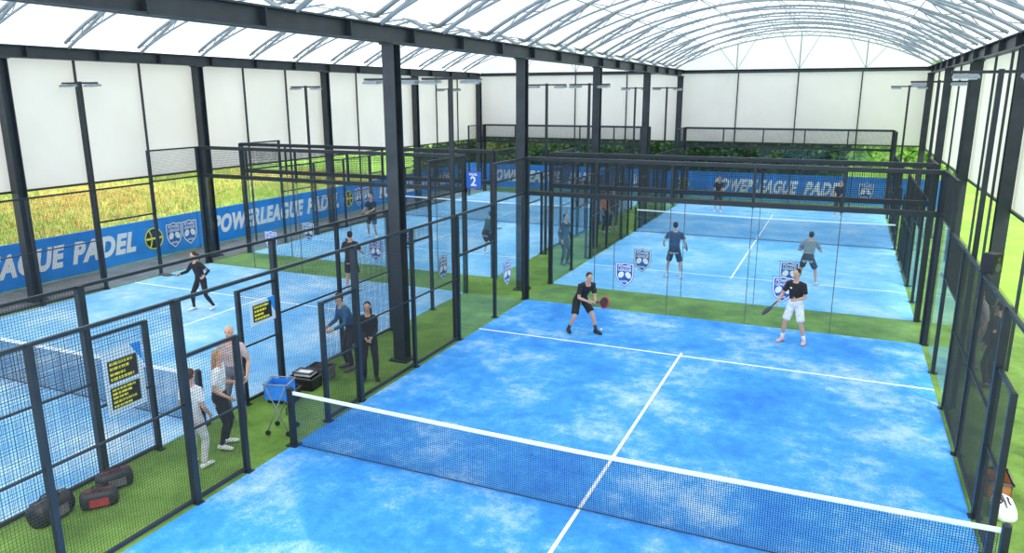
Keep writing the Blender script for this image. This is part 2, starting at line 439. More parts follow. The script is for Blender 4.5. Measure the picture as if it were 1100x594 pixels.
FAB=membrane_mat('cream_wall_fabric',(.82,.79,.75),.38,.5,.92)
def wall(name,a,b,z0,z1,lab):
    p=MB(); p.add([(a[0],a[1],z0),(b[0],b[1],z0),(b[0],b[1],z1),(a[0],a[1],z1)],[(0,1,2,3)])
    ob(name,p.mesh(name,FAB),kind='structure',label=lab)
wall('wall_left',(XL-.25,-7),(XL-.25,33.15),3.1,7.0,'cream fabric side wall above the meadow')
wall('wall_right',(XR+.2,-7),(XR+.2,33.15),3.1,7.0,'cream fabric side wall above the lawn')
wall('wall_back',(XL-.25,33.15),(XR+.2,33.15),3.2,6.98,'cream fabric end wall')
ti=1
def trim(a,b,r=.04):
    global ti
    p=MB(); a=V(a);b=V(b); p.cbox((a+b)/2,[abs(b[i]-a[i])+2*r for i in range(3)]); ob('trim_%d'%ti,p.mesh('trim',STEEL),kind='structure',label='dark wall support bar'); ti+=1
ys=[-4.5,0,2.1]
for i in range(len(CY)-1):
    for f in(1/3,2/3): ys.append(CY[i]+(CY[i+1]-CY[i])*f)
for y in ys:
    trim((XL-.15,y,0),(XL-.15,y,6.7),.028); trim((XR+.12,y,0),(XR+.12,y,6.7),.03)
for x in(XL-.18,XR+.15): trim((x,-7,3.08),(x,33,3.08),.03)
trim((XL,33.08,3.2),(XR,33.08,3.2),.03)
trim((XL,33.08,6.85),(XR,33.08,6.85),.06)
for i in range(1,4): trim((XL+(XM-XL)*i/4,33.08,0),(XL+(XM-XL)*i/4,33.08,6.8),.03); trim((XM+(XR-XM)*i/4,33.08,0),(XM+(XR-XM)*i/4,33.08,6.8),.03)

# ---------------------------------------------------------------- floodlights
def light_template():
    root=ob('floodlight_pole',None,label='slim dark pole carrying flat floodlights',category='floodlight',group='court floodlights'); k=[]
    p=MB(); p.box((-.04,-.04,0),(.04,.04,6.05)); p.box((-.06,-.06,0),(.06,.06,.015)); k.append(part(p,'pole',FRAME,root))
    p=MB(); p.box((-.72,-.03,5.98),(.72,.03,6.03)); k.append(part(p,'cross_arm',FRAME,root))
    for s in(-1,1):
        p=MB(); c=s*.5; p.add([(c-.2,-.14,5.9),(c+.2,-.14,5.9),(c+.2,.16,5.92),(c-.2,.16,5.92),(c-.18,-.12,5.96),(c+.18,-.12,5.96),(c+.18,.14,5.98),(c-.18,.14,5.98)],
             [(0,3,2,1),(4,5,6,7),(0,1,5,4),(1,2,6,5),(2,3,7,6),(3,0,4,7)]); k.append(part(p,'lamp_head',GALV,root))
        p=MB(); p.box((c-.16,-.1,5.885),(c+.16,.12,5.898)); k.append(part(p,'lamp_lens',WHITE,root))
    return root,k
lroot,lk=light_template(); lroot.location=(-5.2,6.12,0)
for x in(-5.2,-6.75,5.2,-17.15):
    for y in(6.12,16,28):
        if (x,y)!=(-5.2,6.12): copy_tree(lroot,lk,(x,y,0),0)

# ---------------------------------------------------------------- banners
def banner(loc,rz,Lg,words,ball=None,crests=(),lab='',zb=.02,h=1.36,sz=.9):
    o=ob('advertising_banner',None,label=lab,category='banner',group='perimeter banners'); o.location=loc; o.rotation_euler=(0,0,rz)
    p=MB(); p.box((0,0,zb),(Lg,.03,zb+h)); part(p,'banner_sheet',BANNER,o)
    p=MB(); p.box((0,.03,0),(.05,.08,zb+h)); p.box((Lg-.05,.03,0),(Lg,.08,zb+h)); p.box((0,.03,zb+h-.04),(Lg,.07,zb+h)); part(p,'banner_frame',FRAME,o)
    zc=zb+h*.5
    for w,x,wid in words:
        text(w,sz,'banner_lettering',WHITE,o,frame((x,-.008,zc),(1,0,0),(0,0,1)),.3,.046,.004,width=wid)
    if ball is not None:
        x=ball; n=28
        me=MB(); me.add([(x+.4*math.cos(6.283*i/n),-.01,zc+.4*math.sin(6.283*i/n)) for i in range(n)],[tuple(range(n-1,-1,-1))]); part(me,'logo_disc',FRAME,o)
        me=MB()
        me.tube([(x+.37*math.cos(6.283*i/n),-.014,zc+.37*math.sin(6.283*i/n)) for i in range(n+1)],.022,6)
        for s in(-1,1): me.tube([(x+s*(.1+.12*(t/.34)**2),-.016,zc+t) for t in[-.33+.066*i for i in range(11)]],.025,6)
        me.tube([(x-.33,-.016,zc),(x+.33,-.016,zc)],.04,6)
        part(me,'logo_ball',YELL,o)
    for x in crests: crest(o,frame((x,0,zc),(1,0,0),(0,0,1)),.86)
xb=-19.4
W='POWERLEAGUE'
for y0 in(-11.2,.4,12.0):
    banner((xb,y0,0),math.pi/2,11.55,((W,3.3,5.5),('PADEL',7.5,2.4)),9.5,(10.4,11.12),lab='royal blue vinyl banner with white lettering by meadow')
banner((xb,23.6,0),math.pi/2,9.6,((W,3.3,5.5),('PADEL',7.6,2.4)),lab='royal blue vinyl banner with white lettering by meadow')
banner((-19.2,33.5,0),0,12.2,((W,4.2,4.8),('PADEL',8.1,2.1)),None,(10.2,11.3),lab='royal blue vinyl banner below the fabric end wall',zb=.1,h=1.45)
banner((-6.9,33.5,0),0,14.4,((W,5.45,4.4),('PADEL',9.0,2.0)),1.6,(11.0,12.2),lab='royal blue vinyl banner beyond the far court',zb=.1,h=1.45,sz=.88)

# ---------------------------------------------------------------- hedge
def leaves(name,ms,n,box,lab,cat,sz=.13,core=None):
    g=MB(); mi=[]
    for _ in range(n):
        x=random.uniform(box[0],box[1]); 
        hh=box[5]*(.72+.2*math.sin(x*.9)+.12*math.sin(x*2.3+1))
        z=random.uniform(0,1)**.8*hh; y=random.uniform(box[2],box[3]) if random.random()<.4 else box[2]+abs(random.gauss(0,.3))+.35*math.sin(x*1.7+z*1.3)
        a=random.uniform(0,6.28); b=random.uniform(-1,1); s=sz*random.uniform(.7,1.6)
        u=V((math.cos(a),math.sin(a)*.4,b*.5)).normalized()*s; v=V((-b*.3,.3*math.sin(a),1)).normalized()*s; c=V((x,y,z))
        g.add([c-u,c-v*.6,c+u,c+v*.6],[(0,1,2,3)]); mi.append(1 if random.random()<.3 else 0)
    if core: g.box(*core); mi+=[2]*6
    me=g.mesh(name,ms[0]); 
    for m_ in ms[1:]: me.materials.append(m_)
    me.polygons.foreach_set('material_index',mi)
    ob(name,me,kind='stuff',label=lab,category=cat)
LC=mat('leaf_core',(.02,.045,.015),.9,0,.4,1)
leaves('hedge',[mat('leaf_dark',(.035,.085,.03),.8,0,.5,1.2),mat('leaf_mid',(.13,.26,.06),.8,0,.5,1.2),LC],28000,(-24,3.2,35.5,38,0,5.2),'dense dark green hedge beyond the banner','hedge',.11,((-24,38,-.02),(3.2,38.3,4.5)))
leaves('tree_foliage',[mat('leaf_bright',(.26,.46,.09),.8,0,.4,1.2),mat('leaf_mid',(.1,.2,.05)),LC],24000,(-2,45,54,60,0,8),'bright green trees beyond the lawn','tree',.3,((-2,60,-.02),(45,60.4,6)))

# ---------------------------------------------------------------- people
def lerp(a,b,t): return a+(b-a)*t
def ik(a,b,l1,l2,pole):
    a=V(a);b=V(b);d=b-a;L=min(d.length,(l1+l2)*.995)
    dn=d.normalized(); b=a+dn*L
    x=(l1*l1-l2*l2+L*L)/(2*L); h=math.sqrt(max(0,l1*l1-x*x))
    pp=V(pole)-dn*V(pole).dot(dn)
    if pp.length<1e-4: pp=dn.orthogonal()
    return a+dn*x+pp.normalized()*h, b
def remesh(mb,name,mt,vox,parent,sm=3):
    me=mb.mesh(name,mt); o=bpy.data.objects.new('tmp_r',me); C.objects.link(o)
    m=o.modifiers.new('r','REMESH'); m.mode='VOXEL'; m.voxel_size=vox; m.use_smooth_shade=True
    m=o.modifiers.new('s','SMOOTH'); m.iterations=sm; m.factor=.5
    bpy.context.view_layer.update()
    nm=bpy.data.meshes.new_from_object(o.evaluated_get(bpy.context.evaluated_depsgraph_get()))
    bpy.data.objects.remove(o); nm.name=name
    nm.materials.clear(); nm.materials.append(mt)
    nm.polygons.foreach_set('use_smooth',[True]*len(nm.polygons))
    return ob(name,nm,parent)
SKIN=mat('skin_light',(.62,.36,.26),.55,0,.06,12)
SKIN2=mat('skin_tan',(.45,.25,.17),.55,0,.06,12)
def person(label,loc,h,height=1.78,pelvis=(0,0,.93),neck=(0,.03,1.5),look=(0,1,0),side=0.,
           wr=(.27,.08,.92),wl=(-.27,.08,.92),ar=(.13,0,.08),al=(-.13,.02,.08),curl=.5,
           shirt=((.02,.02,.025),'short'),bottom=((.02,.02,.025),'shorts'),hair=((.03,.02,.015),'short'),
           shoes=(.8,.8,.8),socks=None,skin=SKIN,emblem=False,female=False):
    vox=.009
    loc=(loc[0],loc[1],.004)
    P=V(pelvis);Nk=V(neck); up=(Nk-P).normalized(); S=V((math.cos(side),math.sin(side),0)); S=(S-up*S.dot(up)).normalized(); Fw=up.cross(S).normalized()
    HS=V((1,0,0)); HF=V((0,1,0)); sw=.16 if female else .185; L0=V(look).normalized()
    Hd=Nk+up*.08+L0*.015+V((0,0,.105)); HX=L0.cross(V((0,0,1))).normalized(); HZ=HX.cross(L0).normalized()
    def torso(b,inf,lo,hi):
        pr=[(-.1,.11,.08),(-.05,.145,.1),(.0,.16 if not female else .165,.11),(.25,.14 if not female else .125,.095),(.45,.15 if not female else .135,.1),(.7,.17 if not female else .15,.11),(.86,.165 if not female else .145,.095),(.95,.12,.075),(1.0,.07,.06)]
        L=(Nk-P).length; rr=[]
        for t,rx,ry in pr:
            if t<lo-1e-6 or t>hi+1e-6: continue
            m=min(1,max(0,t*1.4)); s_=lerp(HS,S,m).normalized(); f_=lerp(HF,Fw,m).normalized()
            c=P+up*L*t
            if t>.2 and t<.9: c=c+f_*-.01
            rr.append((c,s_*(rx+inf),f_*(ry+inf)))
        b.loft(rr,18)
    sh={s:Nk-up*.075+S*s*sw for s in(1,-1)}; hp={s:P+HS*s*.09-V((0,0,.03)) for s in(1,-1)}
    el={};wrp={};kn={};an={}
    for s,w,a in((1,wr,ar),(-1,wl,al)):
        el[s],wrp[s]=ik(sh[s],w,.29,.26,(s*.45,-.8,-.5)); kn[s],an[s]=ik(hp[s],a,.43,.42,(s*.15,1,.1))
    b=MB(); torso(b,0,-.1,1.0)
    b.tube([Nk-up*.06,Nk,lerp(Nk,Hd,.6),Hd],[.065,.056,.052,.055],12)
    b.ell(Hd+L0*-.008+HZ*.025,.074,.092,.09,HX,L0,HZ,16,11); b.ell(Hd+L0*.02-HZ*.04,.056,.066,.072,HX,L0,HZ,14,9)
    b.tube([Hd+L0*.085+HZ*.012,Hd+L0*.108-HZ*.022],[.008,.014],8,True)
    for s in(1,-1): b.ell(Hd+HX*s*.076-HZ*.003-L0*.01,.01,.02,.03,HX,L0,HZ,8,6)
    feet={}
    for s in(1,-1):
        b.tube([lerp(Nk,sh[s],.35)-up*.02,sh[s],lerp(sh[s],el[s],.4),el[s],lerp(el[s],wrp[s],.3),wrp[s]],[.06,.057,.048,.038,.04,.025],12,True)
        d=(wrp[s]-el[s]).normalized(); hs=(HF if abs(d.y)<.8 else V((0,0,1))); hs=(hs-d*hs.dot(d)).normalized(); nn=d.cross(hs)*s
        pc=[wrp[s],wrp[s]+d*.03,wrp[s]+d*.07,wrp[s]+d*.095]
        b.loft([(pc[0],hs*.025,nn*.018),(pc[1],hs*.038,nn*.017),(pc[2],hs*.043,nn*.016),(pc[3],hs*.042,nn*.013)],12)
        inn=V((-s,0,0)); inn=(inn-d*inn.dot(d)); inn=inn.normalized() if inn.length>.1 else nn
        for i in range(4):
            o_=(i-1.5)*.022; q=pc[3]+hs*o_; ln=(.036,.042,.04,.032)[3-i]
            pts=[q-d*.02]; ang=0
            for k_ in range(3):
                ang+=curl*(.9 if k_ else .6); dd=(d*math.cos(ang)+inn*math.sin(ang)).normalized(); q=q+dd*ln*(1-.2*k_)*.85; pts.append(q)
            b.tube(pts,[.0105,.010,.0095,.0085],7,True)
        q=pc[1]+hs*.035; b.tube([q-hs*.015,q+hs*.025+d*.02+inn*.012*(1+curl),q+hs*.03+d*.045+inn*.03*curl],[.013,.0115,.0095],7,True)
        b.tube([hp[s]+V((0,0,.03)),hp[s]-V((0,0,.03)),lerp(hp[s],kn[s],.45),kn[s],lerp(kn[s],an[s],.3),lerp(kn[s],an[s],.75),an[s]],[.08,.09,.075,.052,.056,.036,.034],14,True)
        ff=V((s*.25,1,0)).normalized(); fs=V((ff.y,-ff.x,0)); z0=an[s].z-.08; A=V((an[s].x,an[s].y,z0)); feet[s]=(A,ff,fs)
        b.loft([(A-ff*.065+V((0,0,.04)),fs*.02,V((0,0,.025))),(A-ff*.04+V((0,0,.045)),fs*.034,V((0,0,.042))),(A+ff*.03+V((0,0,.045)),fs*.037,V((0,0,.045))),(A+ff*.1+V((0,0,.03)),fs*.045,V((0,0,.028))),(A+ff*.16+V((0,0,.022)),fs*.038,V((0,0,.02))),(A+ff*.185+V((0,0,.02)),fs*.02,V((0,0,.014)))],12)
    body=remesh(b,'person',skin,vox,None,2)
    body['label']=label; body['category']='person'
    k=height/1.81; body.scale=(k,k,k); body.location=loc; body.rotation_euler=(0,0,h)
    cm=lambda c,n: mat('cloth_%s_%.2f_%.2f_%.2f'%(n,*c),c,.85,0,.18,14)
    c=MB(); torso(c,.016,-.05,.95)
    for s in(1,-1):
        if shirt[1]=='short':
            e=lerp(sh[s],el[s],.7); c.tube([lerp(Nk,sh[s],.3)-up*.02,sh[s],lerp(sh[s],el[s],.35),e],[.066,.07,.063,.062],12)
        elif shirt[1]=='long':
            c.tube([lerp(Nk,sh[s],.3)-up*.02,sh[s],lerp(sh[s],el[s],.4),el[s],lerp(el[s],wrp[s],.95)],[.07,.072,.062,.052,.038],12)
    remesh(c,'shirt' if shirt[1]!='long' else 'jacket',cm(shirt[0],'a'),.012,body,3)
    if emblem:
        e=MB(); q=lerp(P,Nk,.76)+S*.07+Fw*.13; e.ell(q,.028,.008,.02,S,Fw,up,10,6); part(e,'chest_mark',WHITE,body,True)
    c=MB(); torso(c,.02,-.1,.25)
    st=bottom[1]
    for s in(1,-1):
        H0=hp[s]+V((0,0,.02))
        if st=='shorts': c.tube([H0,lerp(hp[s],kn[s],.3),lerp(hp[s],kn[s],.85)],[.098,.1,.094],14)
        elif st=='pants': c.tube([H0,lerp(hp[s],kn[s],.45),kn[s],lerp(kn[s],an[s],.3),lerp(kn[s],an[s],.95)],[.1,.088,.068,.068,.054],14)
        elif st=='leggings': c.tube([H0,lerp(hp[s],kn[s],.45),kn[s],lerp(kn[s],an[s],.3),lerp(kn[s],an[s],.75),an[s]],[.092,.083,.059,.063,.043,.04],14)
    remesh(c,{'shorts':'shorts'}.get(st,'trousers'),cm(bottom[0],'b'),.012,body,3)
    for s in(1,-1):
        A,ff,fs=feet[s]; c=MB()
        c.loft([(A-ff*.075+V((0,0,.04)),fs*.025,V((0,0,.035))),(A-ff*.05+V((0,0,.045)),fs*.042,V((0,0,.045))),(A+ff*.03+V((0,0,.05)),fs*.045,V((0,0,.05))),(A+ff*.1+V((0,0,.036)),fs*.052,V((0,0,.036))),(A+ff*.17+V((0,0,.028)),fs*.046,V((0,0,.028))),(A+ff*.205+V((0,0,.026)),fs*.024,V((0,0,.02)))],14)
        part(c,'shoe',cm(shoes,'s'),body,True)
        if socks:
            c=MB(); c.tube([A+V((0,0,.06)),lerp(kn[s],an[s],.9),lerp(kn[s],an[s],.68)],[.041,.041,.046],12); part(c,'sock',cm(socks,'k'),body,True)
        e=MB(); e.ell(Hd+L0*.078+HX*s*.03+HZ*.018,.012,.008,.007,HX,L0,HZ,8,6); part(e,'eye',BLK,body,True)
    e=MB(); e.ell(Hd+L0*.084-HZ*.056,.022,.006,.006,HX,L0,HZ,8,6); part(e,'mouth',mat('lips',(.4,.12,.1),.5,0,.05,5),body,True)
    if hair[1]!='bald':
        c=MB(); c.ell(Hd-L0*.026+HZ*.04,.081,.088,.085,HX,L0,HZ,16,11); c.ell(Hd-L0*.045+HZ*.0,.078,.058,.075,HX,L0,HZ,14,9)
        if hair[1]=='long':
            c.loft([(Hd-L0*.05+HZ*.03,HX*.075,L0*.06),(Hd-L0*.075-HZ*.08,HX*.085,L0*.05),(Hd-L0*.1-HZ*.2,HX*.085,L0*.035),(Hd-L0*.11-HZ*.3,HX*.06,L0*.022),(Hd-L0*.11-HZ*.36,HX*.03,L0*.015)],14)
        if hair[1]=='tail':
            c.tube([Hd-L0*.1+HZ*.04,Hd-L0*.15-HZ*.02,Hd-L0*.15-HZ*.14,Hd-L0*.13-HZ*.22],[.02,.03,.026,.01],10)
        remesh(c,'hair',cm(hair[0],'h'),.01,body,2)
    M=Matrix.Translation(V(loc))@Matrix.Rotation(h,4,'Z')@Matrix.Scale(k,4)
    return body,M,wrp,el,Nk,P,up,S,Fw
def racket(M,grip,d,nrm,label,col=(.02,.02,.03),col2=(.5,.03,.04)):
    d=V(d).normalized(); nrm=V(nrm); nrm=(nrm-d*nrm.dot(d)).normalized(); x=d.cross(nrm).normalized()
    L=Matrix((x,d,nrm)).transposed().to_4x4(); L.translation=V(grip)
    r=ob('padel_racket',None,label=label,category='racket'); r.matrix_world=M@L
    p=MB(); p.tube([(0,-.07,0),(0,.08,0)],.017,10); part(p,'grip',BLK,r,True)
    n=30; out=[]
    for i in range(n):
        a=2*math.pi*i/n; w=.128*math.cos(a); y=.145*math.sin(a)
        if y<0: w*=1-.35*(-y/.145)**2
        out.append((w,y+.255))
    p=MB(); p.tube([(x_,y_,0) for x_,y_ in out]+[(out[0][0],out[0][1],0)],.02,8); p.tube([(0,.07,0),(-.06,.14,0)],.013,8); p.tube([(0,.07,0),(.06,.14,0)],.013,8)
    part(p,'frame',mat('racket_%.2f'%col2[0],col2,.4,0,.1,9),r,True)
    p=MB(); p.add([(a*.95,.255+(b-.255)*.95,.014) for a,b in out]+[(a*.95,.255+(b-.255)*.95,-.014) for a,b in out],[tuple(range(n)),tuple(range(2*n-1,n-1,-1))])
    part(p,'hitting_face',mat('racketface_%.2f'%col[0],col,.5,0,.1,9),r)
    p=MB()
    for i in range(-3,4):
        for j in range(-3,4):
            if i*i+j*j<11:
                for s in(1,-1): p.tube([(i*.025,.27+j*.028,s*.0135),(i*.025,.27+j*.028,s*.0155)],.006,6)
    part(p,'face_holes',RUB,r)
    return r
R_=math.radians
b,M,w,el,*_=person('player in black shirt and shorts crouching, ready to hit',(-2.56,7.7,0),R_(225),1.8,pelvis=(0,-.1,.84),neck=(-.02,.26,1.29),look=(.1,1,-.35),
    wr=(.12,.5,.93),wl=(-.1,.5,.92),ar=(.28,-.16,.08),al=(-.3,.2,.08),curl=1.0,shoes=(.03,.03,.035),socks=(.05,.05,.05))
racket(M,V(w[-1])+V((-.0,.08,-.02)),(-.25,.85,.15),(1,.3,.4),'black and red racket held by crouching player')
b,M,w,el,*_=person('player in black t-shirt and white shorts watching the ball',(2.22,8.95,0),R_(160),1.78,pelvis=(0,0,.93),neck=(0,.05,1.5),look=(.25,1,-.1),
    wr=(.33,.26,.98),wl=(-.12,.26,1.12),ar=(.22,.08,.08),al=(-.26,-.05,.08),curl=1.0,bottom=((.8,.82,.85),'shorts'),shoes=(.75,.45,.42),socks=(.8,.8,.8),emblem=True)
racket(M,V(w[1])+V((.02,.07,-.02)),(.35,.65,-.55),(.6,.2,1),'black racket held low by player in white shorts',col2=(.03,.04,.08))
p=MB(); p.ell((0,0,.033),.033,.033,.033,n=18,m=12); part(p,'padel_ball',mat('ball_felt',(.85,.95,.75),.8,0,.05,40),None,True,label='pale yellow ball on the blue court beside player',category='ball').location=(-2.15,8.0,0)
b,M,w,el,*_=person('player in dark patterned shirt seen from behind',(-1.69,14.2,0),R_(10),1.82,pelvis=(0,-.03,.91),neck=(0,.1,1.47),wr=(.32,.2,1.0),wl=(-.34,.15,1.05),ar=(.24,0,.08),al=(-.22,.1,.08),shirt=((.04,.06,.12),'short'),shoes=(.8,.8,.85),socks=(.7,.7,.7),curl=.9)
racket(M,V(w[1])+V((.0,.07,-.02)),(.1,.8,-.2),(1,0,.2),'dark racket held by player seen from behind',col2=(.04,.04,.05))
b,M,w,el,*_=person('player in grey shirt crouching, seen from behind',(2.22,15.1,0),R_(-5),1.78,pelvis=(0,-.12,.84),neck=(0,.2,1.32),look=(0,1,-.1),wr=(.3,.42,1.0),wl=(-.3,.42,1.0),ar=(.28,-.05,.08),al=(-.26,.1,.08),shirt=((.22,.26,.3),'short'),bottom=((.03,.04,.06),'shorts'),curl=.9,shoes=(.7,.7,.75))
racket(M,V(w[-1])+V((.02,.07,-.02)),(.3,.75,.5),(1,0,.2),'dark racket held by crouching player in grey',col2=(.04,.04,.05))
person('player in black shirt at the far end of court',(-2.6,29.,0),R_(180),1.78,shirt=((.03,.03,.04),'short'),wr=(.2,.4,1.05),wl=(-.1,.4,1.05),curl=.9)
person('player in navy shirt at the far end of court',(2.9,29.4,0),R_(170),1.78,shirt=((.03,.05,.12),'short'),wr=(.2,.4,1.05),wl=(-.1,.4,1.05),curl=.9)
b,M,w,el,*_=person('dark-haired woman in black top and leggings stretching',(-12.6,5.5,0),R_(180),1.7,pelvis=(0,0,.9),neck=(.05,.1,1.42),look=(.4,1,-.2),wr=(.42,.35,1.08),wl=(-.36,.2,1.08),ar=(.24,.12,.08),al=(-.24,-.16,.1),shirt=((.02,.02,.025),'long'),bottom=((.02,.02,.025),'leggings'),hair=((.06,.03,.015),'tail'),female=True,curl=.8)
racket(M,V(w[1])+V((.02,.08,-.01)),(.6,.5,.1),(0,0,1),'black racket held by woman in black',col2=(.04,.04,.05))
b,M,w,el,*_=person('player in black shirt and shorts seen from behind',(-10.1,8.8,0),R_(20),1.8,wr=(.3,.3,1.1),wl=(-.2,.35,1.15),ar=(.18,0,.08),al=(-.18,.05,.08),curl=.9)
racket(M,V(w[-1])+V((.02,.07,.0)),(-.2,.5,.6),(1,0,.2),'black racket held by player in black',col2=(.04,.04,.05))
person('player in black clothing near the meadow banner',(-14.5,16.4,0),R_(180),1.8,wr=(.2,.4,1.1),wl=(-.1,.4,1.1),ar=(.2,0,.08),al=(-.2,.05,.08),curl=.9,skin=SKIN2)
person('player in dark teal shirt crouching on far court',(-8.6,15.0,0),R_(-20),1.75,pelvis=(0,-.1,.86),neck=(0,.16,1.36),wr=(.25,.42,1.0),wl=(-.2,.42,1.0),ar=(.26,0,.08),al=(-.24,.05,.08),shirt=((.03,.12,.16),'short'),curl=.9)
person('woman with dark hair in black jacket, hands together',(-5.5,3.0,0),R_(215),1.66,wr=(.06,.24,1.02),wl=(-.06,.25,1.04),curl=.7,shirt=((.02,.02,.022),'long'),bottom=((.02,.02,.022),'pants'),hair=((.03,.015,.01),'long'),shoes=(.03,.03,.03),female=True,look=(.1,1,-.25))
person('person in blue jacket leaning over the equipment',(-6.25,3.35,0),R_(150),1.75,pelvis=(0,-.08,.92),neck=(0,.14,1.45),look=(0,1,-.5),wr=(.15,.4,1.0),wl=(-.15,.4,1.0),shirt=((.03,.12,.26),'long'),bottom=((.03,.03,.04),'pants'),shoes=(.1,.1,.1))
person('woman with long fair hair, white top, black leggings',(-6.0,-.5,0),R_(300),1.68,wr=(.2,.2,1.0),wl=(-.12,.26,1.15),shirt=((.8,.8,.8),'short'),bottom=((.02,.02,.025),'leggings'),hair=((.42,.24,.1),'long'),shoes=(.8,.8,.8),female=True)
person('woman in white top and pale trousers from behind',(-5.85,-1.2,0),R_(10),1.62,wr=(.22,.15,.95),wl=(-.15,.26,1.1),shirt=((.78,.8,.82),'short'),bottom=((.62,.62,.62),'pants'),hair=((.1,.05,.03),'tail'),shoes=(.8,.8,.8),female=True)
person('bald man in dusty pink shirt by the mesh fence',(-6.5,.35,0),R_(200),1.8,shirt=((.55,.42,.42),'short'),bottom=((.16,.16,.2),'pants'),hair=((0,0,0),'bald'),shoes=(.1,.1,.1))
person('spectator in black beside the far glass wall',(-5.55,14.7,0),R_(250),1.75,bottom=((.02,.02,.025),'pants'),shirt=((.02,.02,.03),'long'),shoes=(.1,.1,.1))
person('spectator in orange top between the far courts',(-6.1,21.2,0),R_(250),1.75,bottom=((.03,.03,.05),'pants'),shirt=((.75,.2,.06),'short'),shoes=(.5,.5,.5))
person('spectator in dark jacket between the far courts',(-6.1,22.4,0),R_(220),1.75,bottom=((.03,.03,.05),'pants'),shirt=((.04,.05,.08),'long'),shoes=(.5,.5,.5))
person('spectator in pale grey shirt outside the court fence',(5.85,8.6,0),R_(100),1.8,bottom=((.2,.22,.26),'pants'),shirt=((.5,.5,.5),'short'),shoes=(.1,.1,.1))
person('spectator in dark top outside the court fence',(6.0,7.6,0),R_(60),1.75,bottom=((.03,.03,.05),'pants'),shirt=((.03,.03,.05),'long'),shoes=(.1,.1,.1),hair=((.05,.03,.02),'short'))

# ---------------------------------------------------------------- props
def poster(x,y,z,w,h,lab,panels):
    o=ob('notice_board',None,label=lab,category='sign'); o.location=(x,y,z)
    p=MB(); p.box((0,-w/2,-h/2),(.012,w/2,h/2)); part(p,'board',SKYB,o)
    p=MB(); p.add([(.014,w/2,h/2),(.014,w/2-.2,h/2),(.014,w/2,h/2-.32)],[(0,1,2)]); part(p,'corner_stripe',BANNER,o)
    for z0,z1,rows in panels:
        p=MB(); p.box((.012,-w/2+.07,z0),(.018,w/2-.1,z1)); part(p,'black_panel',BLK,o)
        q=MB(); n=rows
        for i in range(n):
            zc=z1-(z1-z0)*(i+.6)/(n+.2); ht=(z1-z0)/(n+.2)*.27
            wd=(w-.26)*(1-.18*(i%3)); x0=-w/2+.1
            seg=x0
            while seg<x0+wd-.03:
                e=min(seg+random.uniform(.04,.11),x0+wd); q.box((.018,seg,zc-ht),(.0195,e-.015,zc+ht)); seg=e
        part(q,'printed_rows',YELL,o)
poster(-6.86,-1.5,1.42,.68,1.02,'pale blue board with black panels and yellow print',((-.0,.34,4),(-.42,-.08,5)))
poster(-6.86,1.55,1.68,.66,.46,'small pale blue board with one black panel',((-.16,.16,4),))
def numsign(x,y,z,s,num,lab):
    o=ob('court_number_sign',None,label=lab,category='sign'); o.location=(x,y,z)
    p=MB(); p.box((-s/2,0,-s/2),(s/2,.03,s/2)); part(p,'sign_plate',mat('bright_blue_sign',(.02,.15,.65),.4,0,.05,4),o)
    p=MB(); p.box((-s/2-.02,.03,-s/2-.15),(-s/2+.02,.06,s/2)); part(p,'sign_bracket',FRAME,o)
    text(num,s*.8,'sign_number',WHITE,o,frame((0,-.004,-s*.1),(1,0,0),(0,0,1)),0,.01,.002)
    text('PADEL',s*.2,'sign_lettering',WHITE,o,frame((0,-.004,s*.34),(1,0,0),(0,0,1)),0,.003,.002)
numsign(-6.6,9.95,3.32,.46,'2','blue court number sign reading 2')
o=ob('ball_cart',None,label='folding ball cart with bright blue fabric basket beside net post',category='ball cart'); o.location=(-5.5,.35,0); o.rotation_euler=(0,0,.3)
p=MB(); p.box((-.18,-.16,.64),(.18,.16,.66)); 
for a,c_ in(((-.2,-.18,.64),(.2,-.165,.9)),((-.2,.165,.64),(.2,.18,.9)),((-.2,-.18,.64),(-.185,.18,.9)),((.185,-.18,.64),(.2,.18,.9))): p.box(a,c_)
part(p,'fabric_basket',mat('bright_blue_fabric',(.03,.25,.75),.8,0,.15,9),o)
p=MB()
for s in(-1,1):
    p.tube([(-.21,s*.19,.92),(.21,s*.19,.92)],.012,8); p.tube([(-.18,s*.19,.9),(.18,s*.19,.08)],.011,8); p.tube([(.18,s*.19,.9),(-.18,s*.19,.08)],.011,8); p.tube([(s*.21,-.19,.92),(s*.21,.19,.92)],.012,8)
part(p,'cart_frame',GALV,o,True)
for a in(-1,1):
    for c_ in(-1,1):
        p=MB(); p.tube([(a*.18,c_*.19-.015,.045),(a*.18,c_*.19+.015,.045)],.045,14); part(p,'wheel',BLK,o)
def bag(x,y,rz,L,W_,H,mt,mt2,lab,mt3=None):
    o=ob('sports_bag',None,label=lab,category='bag'); o.location=(x,y,-.01); o.rotation_euler=(0,0,rz)
    rr=[]
    for t,k in((-.5,.55),(-.46,.85),(-.35,1),(0,1.04),(.35,1),(.46,.85),(.5,.55)): rr.append((V((t*L,0,H/2)),V((0,W_/2*k,0)),V((0,0,H/2*min(k,1)))))
    vs=MB(); vs.loft(rr,20)
    vs.v=[(x_,math.copysign(min(abs(y_)*1.15,W_/2),y_),H/2+math.copysign(min(abs(z_-H/2)*1.18,H/2),z_-H/2)) for x_,y_,z_ in vs.v]
    part(vs,'bag_body',mt,o,True)
    p=MB(); 
    for s in(-1,1): p.tube([(-L*.18,s*W_*.35,H*.8),(-L*.15,s*W_*.15,H*1.15),(L*.15,s*W_*.15,H*1.15),(L*.18,s*W_*.35,H*.8)],.012,6)
    part(p,'bag_strap',BLK,o,True)
    p=MB(); p.box((-L*.38,-.012,H*.985),(L*.38,.012,H*1.02)); part(p,'zip',mt2,o)
    p=MB(); p.box((-L*.25,-W_*.53,H*.2),(L*.25,-W_*.49,H*.65)); part(p,'side_pocket',mt3 or mt2,o)
